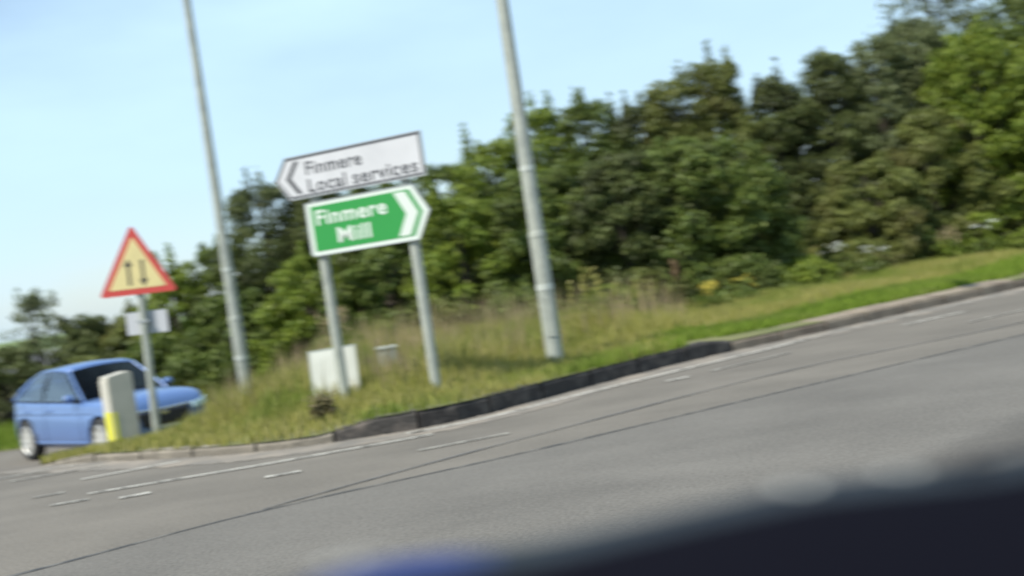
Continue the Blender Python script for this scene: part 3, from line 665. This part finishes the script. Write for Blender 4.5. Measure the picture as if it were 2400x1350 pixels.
# ------------------------------------------------------------------ foliage
def unit(v): return v/(np.linalg.norm(v, axis=1)[:, None]+1e-9)
def leaves(C, Nn, size, aspect=.62):
    """rhombic leaves at C facing Nn"""
    n = len(C); t = unit(np.cross(Nn, unit(rng.normal(size=(n, 3))))); b = np.cross(Nn, t)
    l = (size*rng.uniform(.7, 1.3, n))[:, None]
    V = np.stack([C-t*l/2, C+b*l*aspect/2+t*l*.05, C+t*l/2, C-b*l*aspect/2+t*l*.05], 1).reshape(-1, 3)
    F = np.arange(4*n).reshape(-1, 4); return V, F
def make_plant(name, cat, x, y, top, rx, kind, label, group, nleaf, leaf=.085, spires=2, low=0., sparse=1., taper=3.2):
    z0 = float(verge_z(np.array([x]), np.array([y]))[0]); h = top-z0
    root = empty(name, (x, y, z0), 0, label, cat, group)
    ph = rng.uniform(0, 6.28, 4)
    ncl = int(120*rx*h/3*sparse)+18
    zc = (low+(1-low)*rng.uniform(0, 1, ncl)**.9)*h*.96
    th = rng.uniform(0, 2*math.pi, ncl); rr = rng.uniform(.35, 1.0, ncl)**.5
    q = zc/h; Rz = rx*(1-np.clip(q, 0, 1)**taper*.78)*(1+.22*np.sin(3*th+ph[0])+.15*np.sin(7*q*3+ph[1]))
    if low > 0: Rz *= S((q-low+.15)/.35)*.8+.2
    C = np.column_stack([rr*Rz*np.cos(th), rr*Rz*.9*np.sin(th), zc]); cr = rng.uniform(.14, .42, ncl)*(.62+.45*(1-q))*(.85+.1*h/2)
    # shoots that rise above the outline
    for k in range(spires):
        a = rng.uniform(0, 6.28); rad = rng.uniform(0, .5)*rx; hh = rng.uniform(.12, .45)*min(1.2, h*.3)
        for j in range(7):
            C = np.vstack([C, [[rad*math.cos(a), rad*math.sin(a), h*.90+hh*j/4]]]); cr = np.append(cr, .16*(1-j/8)+.03)
    wgt = cr**2; wgt /= wgt.sum(); idx = rng.choice(len(C), nleaf, p=wgt)
    d = unit(rng.normal(size=(nleaf, 3))); rad = rng.uniform(.25, 1, nleaf)**.6
    P = C[idx]+d*(cr[idx]*rad)[:, None]*np.array([1, 1, .72])
    P[:, 2] = np.maximum(P[:, 2], .03)
    Nn = unit(d*.7+np.array([0, 0, .55])+rng.normal(size=(nleaf, 3))*.55)
    V, F = leaves(P, Nn, leaf); mesh_np('crown', V, F, kind, root)
    bm = bmesh.new()
    bm_tube(bm, [(0, 0, -.2), (.03, 0, h*.3), (-.02, .03, h*.62), (0, 0, h*.88)], [.05+.012*h, .04+.010*h, .03+.004*h, .01], 8)
    for k in rng.choice(ncl, min(16, ncl), replace=False):
        p = C[k]; s0 = Vector((0, 0, max(.1, p[2]*.55))); bm_tube(bm, [s0, (s0+Vector(p))/2+Vector((0, 0, .08)), Vector(p)], [.022, .015, .006], 5)
    finish('trunk', bm, 'bark', root, smooth=True)
    return root
HG = 'trees and shrubs of the roadside hedge'
# back row: x, y, top, radius, leaf, leaves, spires, label
BK = [(-13.0, 31, 1.6, 1.2, 'leaf_dark', 7000, 1, 'dark low shrub at the far left end of the hedge'),
      (-11.3, 30, 1.2, 1.0, 'leaf_dark', 7000, 1, 'low dark bush at the left photo edge behind the blue car boot'),
      (-10.45, 30, 2.3, .8, 'leaf_grey', 2600, 9, 'thin spiky young tree alone at the far left of the hedge'),
      (-9.3, 30, 1.65, 1.05, 'leaf_dark', 9000, 1, 'low rounded dark shrub right of the thin spiky tree at far left'),
      (-8.1, 30, 1.7, 1.05, 'leaf_olive', 9000, 1, 'low olive shrub behind the red triangle sign'),
      (-7.2, 29.5, 2.6, .85, 'leaf_bright', 11000, 2, 'bright green bush just left of the thinner lamp post'),
      (-6.2, 30, 2.85, .95, 'leaf_mid', 11000, 2, 'mid green bush directly behind the thinner lamp post'),
      (-5.2, 30, 4.0, 1.15, 'leaf_dark', 14000, 3, 'tall dark tree rising right of the thinner lamp post, against the white sign'),
      (-3.9, 30, 4.0, 1.2, 'leaf_dark', 13000, 2, 'dark green tree behind the pointed left end of the signs'),
      (-2.6, 30, 3.9, 1.2, 'leaf_mid', 12000, 2, 'mid green tree hidden mostly behind the green direction panel'),
      (-1.3, 30, 3.85, 1.15, 'leaf_mid', 13000, 2, 'mid green tree showing at the right ends of the direction signs'),
      (-.2, 29.5, 4.15, 1.0, 'leaf_bright', 13000, 2, 'light green tree between the direction signs and the thicker lamp post'),
      (.9, 29.5, 4.75, 1.0, 'leaf_bright', 14000, 2, 'light green rounded tree directly behind the thicker lamp post'),
      (2.0, 29.5, 4.75, .95, 'leaf_mid', 14000, 4, 'mid green tree just right of the thicker lamp post'),
      (3.0, 29.5, 4.45, .8, 'leaf_dark', 12000, 9, 'dark tree with two thin bare-tipped shoots right of the thicker lamp post'),
      (4.0, 29.5, 4.95, 1.0, 'leaf_olive', 14000, 2, 'olive brown tinted tree in the middle of the hedge top'),
      (5.0, 29.5, 5.2, .9, 'leaf_olive', 13000, 5, 'pointed olive tree rising above its neighbours in mid hedge'),
      (6.15, 29.5, 4.65, .9, 'leaf_dark', 13000, 3, 'dark narrow tree in the dip of the hedge top'),
      (7.35, 29.5, 5.0, .9, 'leaf_dark', 13000, 3, 'dark pointed tree right of the dip in the hedge top'),
      (8.4, 29.5, 5.15, 1.0, 'leaf_grey', 14000, 3, 'grey green tree left of the tallest tree'),
      (9.5, 30, 5.5, 1.1, 'leaf_grey', 15000, 3, 'grey green tree under the left side of the tallest tree'),
      (12.0, 30, 6.0, 1.3, 'leaf_mid', 15000, 3, 'mid green tree cut by the right edge of the photo'),
      (13.8, 30, 6.2, 1.5, 'leaf_mid', 10000, 2, 'mid green tree beyond the right edge')]
for b in BK[:-1]:
    make_plant('hedge_tree', 'tree', b[0], b[1]-.8, b[2]+.02, b[3]*1.2, b[4], b[7], HG, int(b[5]*1.9), spires=b[6], taper=1.3 if 'spiky' in b[7] else (2.0 if ('pointed' in b[7] or 'narrow' in b[7]) else 3.2))
make_plant('tall_tree', 'tree', 10.7, 31.5, 8.2, 1.45, 'leaf_grey', 'tallest thin-crowned grey green tree at the top right corner', HG, 11000, low=.45, sparse=.75, spires=5, taper=3)
make_plant('tall_tree', 'tree', 12.9, 32, 9.0, 1.5, 'leaf_grey', 'tall airy tree cut by the right edge of the photo above the hedge', HG, 9000, low=.45, sparse=.7, spires=4, taper=3)
FR = [(-9.0, 27.6, .75, 1.0, 'leaf_olive', 9000, 'low olive bush at the hedge foot behind the roof of the blue car'),
      (-7.3, 27.4, 1.0, 1.1, 'leaf_mid', 10000, 'low bush at the hedge foot behind the windscreen of the blue car'),
      (-5.6, 26.4, 1.7, 1.2, 'leaf_mid', 12000, 'bush at the hedge foot just right of the thinner lamp post'),
      (-3.9, 25.8, 2.2, 1.2, 'leaf_bright', 13000, 'bright green bush low in the hedge below the left end of the white sign'),
      (-2.3, 25.2, 2.5, 1.2, 'leaf_mid', 14000, 'mid green bush between the two direction sign posts'),
      (-.8, 24.6, 2.8, 1.2, 'leaf_bright', 14000, 'bright bush right of the right direction sign post'),
      (.7, 24.2, 3.1, 1.2, 'leaf_mid', 15000, 'bush low in the hedge behind the thicker lamp post'),
      (2.1, 23.9, 3.1, 1.15, 'leaf_dark', 15000, 'dark bush in the lower hedge right of the thicker lamp post'),
      (3.4, 24.0, 3.3, 1.1, 'leaf_mid', 15000, 'mid green bush left of the deep shadow gap in the hedge'),
      (4.6, 24.8, 3.2, .85, 'leaf_mid', 11000, 'narrow bush on the left edge of the deep shadow gap in the hedge'),
      (7.2, 26.3, 2.5, 1.25, 'leaf_olive', 14000, 'bush right of the deep shadow gap with white flowers at its foot'),
      (8.8, 27.2, 3.3, 1.25, 'leaf_olive', 14000, 'olive bush in the lower right of the hedge'),
      (10.2, 27.8, 5.0, 1.3, 'leaf_bright', 20000, 'large bright yellow green bush near the right edge'),
      (11.8, 28.2, 4.6, 1.3, 'leaf_bright', 16000, 'bright yellow green bush cut by the right edge of the photo')]
for b in FR:
    make_plant('hedge_bush', 'bush', b[0], b[1], b[2], b[3], b[4], b[6], HG, int(b[5]*1.6), spires=1, leaf=.090)

BKX = [(-5.2, 3.0), (-3.6, 3.2), (-2, 3.2), (-.4, 3.4), (1.2, 3.9), (2.8, 4.0), (4.4, 4.3), (6.0, 4.1), (7.6, 4.4), (9.2, 4.8), (10.8, 5.2), (12.4, 5.4)]
WHO = ['behind the dark tree right of the thinner lamp post', 'behind the white direction sign', 'behind the green direction panel', 'behind the right ends of the direction signs', 'behind the thicker lamp post', 'just right of the thicker lamp post',
       'behind the olive tree in mid hedge', 'behind the dip in the hedge top', 'behind the dark pointed tree', 'behind the grey green trees', 'under the tallest tree', 'at the right photo edge']
for (x, tp_), w_ in zip(BKX, WHO):
    make_plant('backing_tree', 'tree', x, 31.2, tp_, 1.35, 'leaf_dark' if w_.count('dark') else 'leaf_mid', 'shaded tree filling the gaps '+w_, 'shaded trees at the back of the hedge', 13000, leaf=.12, spires=0)
LOWB = [(-1.4, 23.0, .95), (.1, 22.6, .85), (1.5, 22.3, .75), (2.3, 22.9, .95), (4.0, 23.2, .9), (5.2, 24.0, .7), (6.6, 25.2, .85), (7.9, 26.0, .95), (9.4, 26.4, 1.0), (10.9, 26.8, 1.2)]
WHO = ['left of the right sign post', 'between the right sign post and the thicker lamp post', 'just right of the thicker lamp post', 'behind the rust brown dock spike', 'behind the smaller yellow flowers', 'at the foot of the deep dark gap', 'among the left white flowers', 'between the two groups of white flowers', 'right of the right hand white flowers', 'at the foot of the bright bush near the right edge']
for k, ((x, y, t_), w_) in enumerate(zip(LOWB, WHO)):
    make_plant('scrub_bush', 'bush', x, y, t_, .75, ('leaf_olive', 'leaf_mid', 'leaf_bright')[k % 3], 'low scrub '+w_, 'low scrub along the hedge foot', 4500, leaf=.08, spires=3)

# grey shed roof far left
sh = empty('shed', (-18.2, 47, -.9), R(12), 'low grey roofed shed far off at the left edge beyond the hedge end', 'shed')
box('wall', (-3, -2, 0), (3, 2, 1.2), 'shed_wall', sh)
rf = [(-2.3, 1.18), (2.3, 1.18), (0, 1.75)]
bm = bmesh.new(); a = [bm.verts.new((-3.2, y, z)) for y, z in rf]; b = [bm.verts.new((3.2, y, z)) for y, z in rf]; bm.faces.new(a); bm.faces.new(b)
for i in range(3): bm.faces.new((a[i], a[(i+1) % 3], b[(i+1) % 3], b[i]))
finish('roof', bm, 'shed_roof', sh)

# ------------------------------------------------------------------ grass
def blades(name, X, Y, Hh, W_, material, lean=.35, label=None, cat='grass'):
    n = len(X); Z = verge_z(X, Y)-.01; a = rng.uniform(0, 6.28, n); wdir = np.column_stack([np.cos(a), np.sin(a), np.zeros(n)])
    b = rng.uniform(0, 6.28, n); le = (rng.uniform(0, 1, n)**1.5*lean*Hh); L = np.column_stack([np.cos(b)*le+.04*Hh, np.sin(b)*le, np.zeros(n)])
    P0 = np.column_stack([X, Y, Z]); up_ = np.array([0, 0, 1.])
    P1 = P0+L*.35+up_*(Hh*.55)[:, None]; P2 = P0+L+up_*Hh[:, None]; w = W_[:, None]/2
    V = np.stack([P0-wdir*w, P0+wdir*w, P1+wdir*w*.8, P1-wdir*w*.8, P2], 1).reshape(-1, 3)
    i = np.arange(n)*5; F = np.concatenate([np.stack([i, i+1, i+2], 1), np.stack([i, i+2, i+3], 1), np.stack([i+3, i+2, i+4], 1)])
    o = mesh_np(name, V, F, material); return tag(o, label, cat, kind='stuff')
def scatter(n, x0, x1, y0, y1, pw=1.0):
    x = rng.uniform(x0, x1, n); y = y0+(y1-y0)*rng.uniform(0, 1, n)**pw; k = inside(x, y, VERGE); return x[k], y[k]
def lump(x, y): return .5+.28*np.sin(x*2.1+y*1.3+1)+.22*np.sin(x*4.7-y*2.9)+.15*np.sin(x*9.1+y*7.3+2)
x, y = scatter(330000, -13, 13, 12.2, 29, .95)
dk = dist_poly(x, y, KC); db = dist_poly(x, y, BACK)
mown = S((x-1.1)/1.2)*(1-S((dk-1.1-.10*np.clip(x, 0, 12))/.6))           # cut strip right of the lamp post
left = S((-x-7.5)/1.5)
tall = S((np.minimum(dk, db*1.5)-.5)/2.8)*(1-mown)*(1-left*.7)*(1-.62*S((x-1.6)/1.6))
u = rng.uniform(0, 1, len(x))
tall = tall*(1-.97*np.exp(-((x+2.05)**2/.45+(y-14.0)**2/1.6)))*(1-.8*np.exp(-((x+1.75)**2/.25+(y-16.9)**2/1.8)))
hgt = (.07+.07*u) + tall*(.12+(.34+.12*S((1-x)/1.5)*S((17.5-y)/2))*u)*(.45+.8*np.clip(lump(x, y), 0, 1.3))*(1-.55*S((y-17.5)/3)*S((x+3)/2)) + tall*S((y-16.5)/5)*.22*u*np.clip(lump(x*.7, y*.8), 0, 1)*(1-S((x+1)/3)*.8)
isgreen = (mown > rng.uniform(.2, .8, len(x))) | (left > rng.uniform(.2, .9, len(x)))
keep = (rng.uniform(0, 1, len(x)) < np.where(dk+0*y < 6, 1, .75)) & ~((x > 1.9) & (dk < .43))
a = keep & ~isgreen; blades('long_grass', x[a], y[a], hgt[a], np.full(a.sum(), .013)*rng.uniform(.6, 1.5, a.sum()), 'grass_dry', .45, 'long rough yellow green grass over the verge round the sign posts')
a = keep & isgreen; blades('short_grass', x[a], y[a], hgt[a]*.9, np.full(a.sum(), .013)*rng.uniform(.6, 1.5, a.sum()), 'grass_green', .5, 'short bright green grass strip along the kerb at right and behind the car')
# extra green carpet
x, y = scatter(90000, .6, 13, 14, 24, 1)
dk = dist_poly(x, y, KC); a = (dk < (1.0+.12*x)*rng.uniform(.6, 1.1, len(x))) & (dk > np.where(x > 1.9, .43, 0)); blades('mown_grass', x[a], y[a], .05+.08*rng.uniform(0, 1, a.sum()), np.full(a.sum(), .015), 'grass_green', .6, 'freshly cut bright grass edge between the pale kerb and the hedge')
# seed-head stems
x, y = scatter(9000, -5.5, 2.4, 13.2, 26, 1); dk = np.minimum(dist_poly(x, y, KC), dist_poly(x, y, BACK)*1.2)
a = (dk > 1.9) & (lump(x*1.5, y*1.2) > .5) & ~((x > 1.5) & (dk < 2.4)); x, y = x[a], y[a]; hs = rng.uniform(.45, .95, len(x))*(.7+.3*S((y-15)/5))
blades('seed_heads', x, y, hs, np.full(len(x), .012), 'straw', .22, 'tall straw coloured seeding grass stems around the posts')

# ------------------------------------------------------------------ wild plants
def wild(name, x, y, label, cat, hgt, nst, head, spread, hm, green='leaf_mid', nl=260, hs=.05, hn=26, group='wild plants in the verge'):
    z = float(verge_z(np.array([x]), np.array([y]))[0]); r = empty(name, (x, y, z), 0, label, cat, group); bm = bmesh.new(); HV = []
    for k in range(nst):
        a = rng.uniform(0, 6.28); d = rng.uniform(.1, 1)*spread; h = hgt*rng.uniform(.75, 1.05); t = Vector((math.cos(a)*d, math.sin(a)*d, h))
        bm_tube(bm, [(t.x*.3, t.y*.3, -.02), (t.x*.6, t.y*.6, h*.5), t], [.008, .006, .004], 5); HV.append(t)
    finish('stem', bm, 'leaf_olive', r)
    if head == 'umbel': P = np.vstack([np.array(t)+rng.normal(size=(hn, 3))*np.array([hs*1.1, hs*1.1, .012]) for t in HV])
    elif head == 'spike': P = np.vstack([np.array(t)*np.array([1, 1, 1])-np.column_stack([np.zeros(hn), np.zeros(hn), rng.uniform(0, 1, hn)**1.6*hgt*.3])+rng.normal(size=(hn, 3))*.018 for t in HV])
    else: P = np.vstack([np.array(t)+rng.normal(size=(hn, 3))*np.array([hs, hs, hs*.6]) for t in HV])
    V, F = leaves(P, unit(rng.normal(size=(len(P), 3))*.6+np.array([0, -.3, 1])), .034, .9); tag(mesh_np('flower_heads' if head != 'tuft' else 'dead_leaves', V, F, hm, r), kind='stuff')
    P = rng.normal(size=(nl, 3))*np.array([spread*.55, spread*.55, hgt*.2])+np.array([0, 0, hgt*.32]); P[:, 2] = np.clip(P[:, 2], .02, None)
    V, F = leaves(P, unit(rng.normal(size=(nl, 3))+np.array([0, 0, .6])), .09, .5); mesh_np('leaves', V, F, green, r)
UW = 'white flowering plants at the hedge foot'
wild('white_flower_plant', 6.0, 24.55, 'leftmost white umbel flowers at the hedge foot by the dark gap', 'wildflower', .72, 5, 'umbel', .32, 'flower_white', group=UW)
wild('white_flower_plant', 6.55, 24.4, 'white umbel flowers just right of the leftmost ones by the dark gap', 'wildflower', .55, 3, 'umbel', .30, 'flower_white', group=UW)
wild('white_flower_plant', 8.95, 25.3, 'white umbel flowers at the hedge foot nearer the right edge', 'wildflower', .75, 3, 'umbel', .30, 'flower_white', group=UW)
wild('yellow_flower_plant', 3.10, 21.3, 'yellow flowering clump at the edge of the bright cut grass', 'wildflower', .45, 12, 'puff', .30, 'flower_yellow', hn=14)
wild('yellow_flower_plant', 3.75, 21.6, 'smaller yellow flowers right of the main yellow clump', 'wildflower', .40, 5, 'puff', .25, 'flower_yellow', hn=10)
wild('dock_plant', 2.75, 22.6, 'rust brown dock spike behind the yellow flowers', 'weed', .85, 4, 'spike', .15, 'flower_rust', hn=60)
wild('dead_grass_tuft', -2.05, 13.35, 'dead brown tuft near the kerb below the white blank board', 'weed', .22, 12, 'tuft', .10, 'brown_leaf', 'brown_leaf', nl=300, hs=.05, hn=20)
wild('tall_weed', 1.05, 18.8, 'tall straw coloured weed clump right of the thicker lamp post', 'weed', .95, 10, 'spike', .35, 'grass_dry', 'leaf_olive', hn=40)
wild('tall_weed', 5.55, 24.3, 'pale weed clump below the deep dark gap in the hedge', 'weed', .75, 8, 'spike', .2, 'grass_dry', 'leaf_olive', hn=40)
wild('tall_weed', 2.0, 21.8, 'leafy weed clump in front of the dark hedge bush', 'weed', .7, 9, 'spike', .4, 'grass_dry', 'leaf_mid', hn=30)
wild('tall_weed', -2.6, 19.5, 'pale weed clump behind the white blank board', 'weed', 1.0, 12, 'spike', .3, 'straw', 'leaf_bright', hn=30)
wild('tall_weed', 8.2, 24.8, 'pale green weed clump at the upper edge of the cut grass on the right', 'weed', .7, 9, 'spike', .3, 'straw', 'leaf_bright', hn=30)

# ------------------------------------------------------------------ dashboard of the car the photo was taken from
# world points: rim (far lip), inner edge of the sloping band, near edge
RIM = [(-.30, .87, 1.170), (-.22, .87, 1.200), (-.1825, .86, 1.2098), (-.1477, .86, 1.2186), (-.1078, .86, 1.2238), (-.0661, .86, 1.2226), (-.0248, .86, 1.2189), (.0173, .86, 1.2205), (.0596, .86, 1.2234), (.1161, .86, 1.2281), (.1725, .86, 1.2322), (.228, .86, 1.230), (.2836, .86, 1.2282), (.34, .86, 1.2323), (.44, .85, 1.236), (.6, .83, 1.238)]
INN = [(-.28, .74, 1.150), (-.20, .74, 1.185), (-.1628, .74, 1.1986), (-.1335, .74, 1.2014), (-.0988, .74, 1.2083), (-.0618, .74, 1.2118), (-.0246, .74, 1.2175), (.0121, .74, 1.2207), (.0484, .74, 1.2254), (.0968, .74, 1.2288), (.1447, .74, 1.2302), (.1926, .74, 1.2285), (.2402, .74, 1.2255), (.2878, .74, 1.2227), (.40, .73, 1.222), (.56, .71, 1.220)]
INN = [(a[0]*.55+b[0]*.45, a[1]*.55+b[1]*.45, a[2]*.55+b[2]*.45-.001) for a, b in zip(RIM, INN)]
db_ = empty('car_dashboard', (.1, .8, 1.1), 0, 'dark out of focus edge of the photographer\'s own car along the bottom right corner', 'dashboard')
bmD = bmesh.new(); rows = []
n = len(RIM)
for r, i_ in zip(RIM, INN):
    r = Vector(r)-Vector((.1, .8, 1.1)); i_ = Vector(i_)-Vector((.1, .8, 1.1))
    rows.append([bmD.verts.new(p) for p in (r+Vector((0, .03, -.22)), r+Vector((0, .022, -.02)), r+Vector((0, .012, -.004)), r, r+Vector((0, -.012, -.002)), r.lerp(i_, .5)+Vector((0, 0, -.001)), i_, i_+Vector((0, -.02, -.008)), i_+Vector((0, -.16, -.05)), i_+Vector((0, -.26, -.16)))])
for i in range(n-1):
    for k in range(9):
        f = bmD.faces.new((rows[i][k], rows[i][k+1], rows[i+1][k+1], rows[i+1][k])); f.smooth = True
        x = RIM[i][0]
        f.material_index = 1 if 2 <= k <= 5 else 0
for q in (rows[0], rows[-1]): bmD.faces.new(q)
bmesh.ops.recalc_face_normals(bmD, faces=bmD.faces)
finish('panel', bmD, ['dash', 'dash_band'], db_)
def dbl(name, pts, m, dz=.0015):
    bm = bmesh.new(); a = [bm.verts.new(Vector(p)-Vector((.1, .8, 1.1))) for p in pts[0]]; b = [bm.verts.new(Vector(p)-Vector((.1, .8, 1.1))) for p in pts[1]]
    c = [bm.verts.new(v.co+Vector((0, 0, .004))) for v in a]; d = [bm.verts.new(v.co+Vector((0, 0, .004))) for v in b]; k = len(a)
    for i in range(k-1):
        bm.faces.new((a[i], a[i+1], b[i+1], b[i])); bm.faces.new((c[i], c[i+1], d[i+1], d[i])); bm.faces.new((a[i], a[i+1], c[i+1], c[i])); bm.faces.new((b[i], b[i+1], d[i+1], d[i]))
    bm.faces.new((a[0], b[0], d[0], c[0])); bm.faces.new((a[-1], b[-1], d[-1], c[-1])); return finish(name, bm, m, db_)
dbl('blue_inlay', ([(-.150, .848, 1.2155), (-.1078, .848, 1.2215), (-.0661, .848, 1.2205), (-.045, .848, 1.218)], [(-.148, .815, 1.209), (-.105, .815, 1.2165), (-.0661, .815, 1.2165), (-.045, .815, 1.215)]), 'dash_blue')
for (x, y, z, rr_) in ((-.1342, .86, 1.2254, .0072), (-.116, .86, 1.2275, .0055), (-.0692, .85, 1.2238, .0030), (.1616, .85, 1.2305, .0082), (.2287, .85, 1.2310, .0068)):
    bm = bmesh.new(); bmesh.ops.create_uvsphere(bm, u_segments=16, v_segments=8, radius=rr_*.62); bmesh.ops.transform(bm, matrix=Matrix.Translation((x-.1, y-.8, z-1.1)) @ Matrix.Diagonal((1, 1, .8, 1)), verts=bm.verts)
    finish('pale_bead', bm, 'dash_pale', db_, smooth=True)  # small pale flattened beads along the rim
bm = bmesh.new(); bmesh.ops.create_uvsphere(bm, u_segments=16, v_segments=8, radius=.008); bmesh.ops.transform(bm, matrix=Matrix.Translation((.1625, .04, .130)), verts=bm.verts)
finish('knob', bm, 'dash', db_, smooth=True)
tube('wiper_arm', [(.165, .075, .128), (.215, .07, .140), (.27, .06, .152), (.40, .04, .17)], [.003, .004, .0045, .005], 'car_dark', db_, 8)
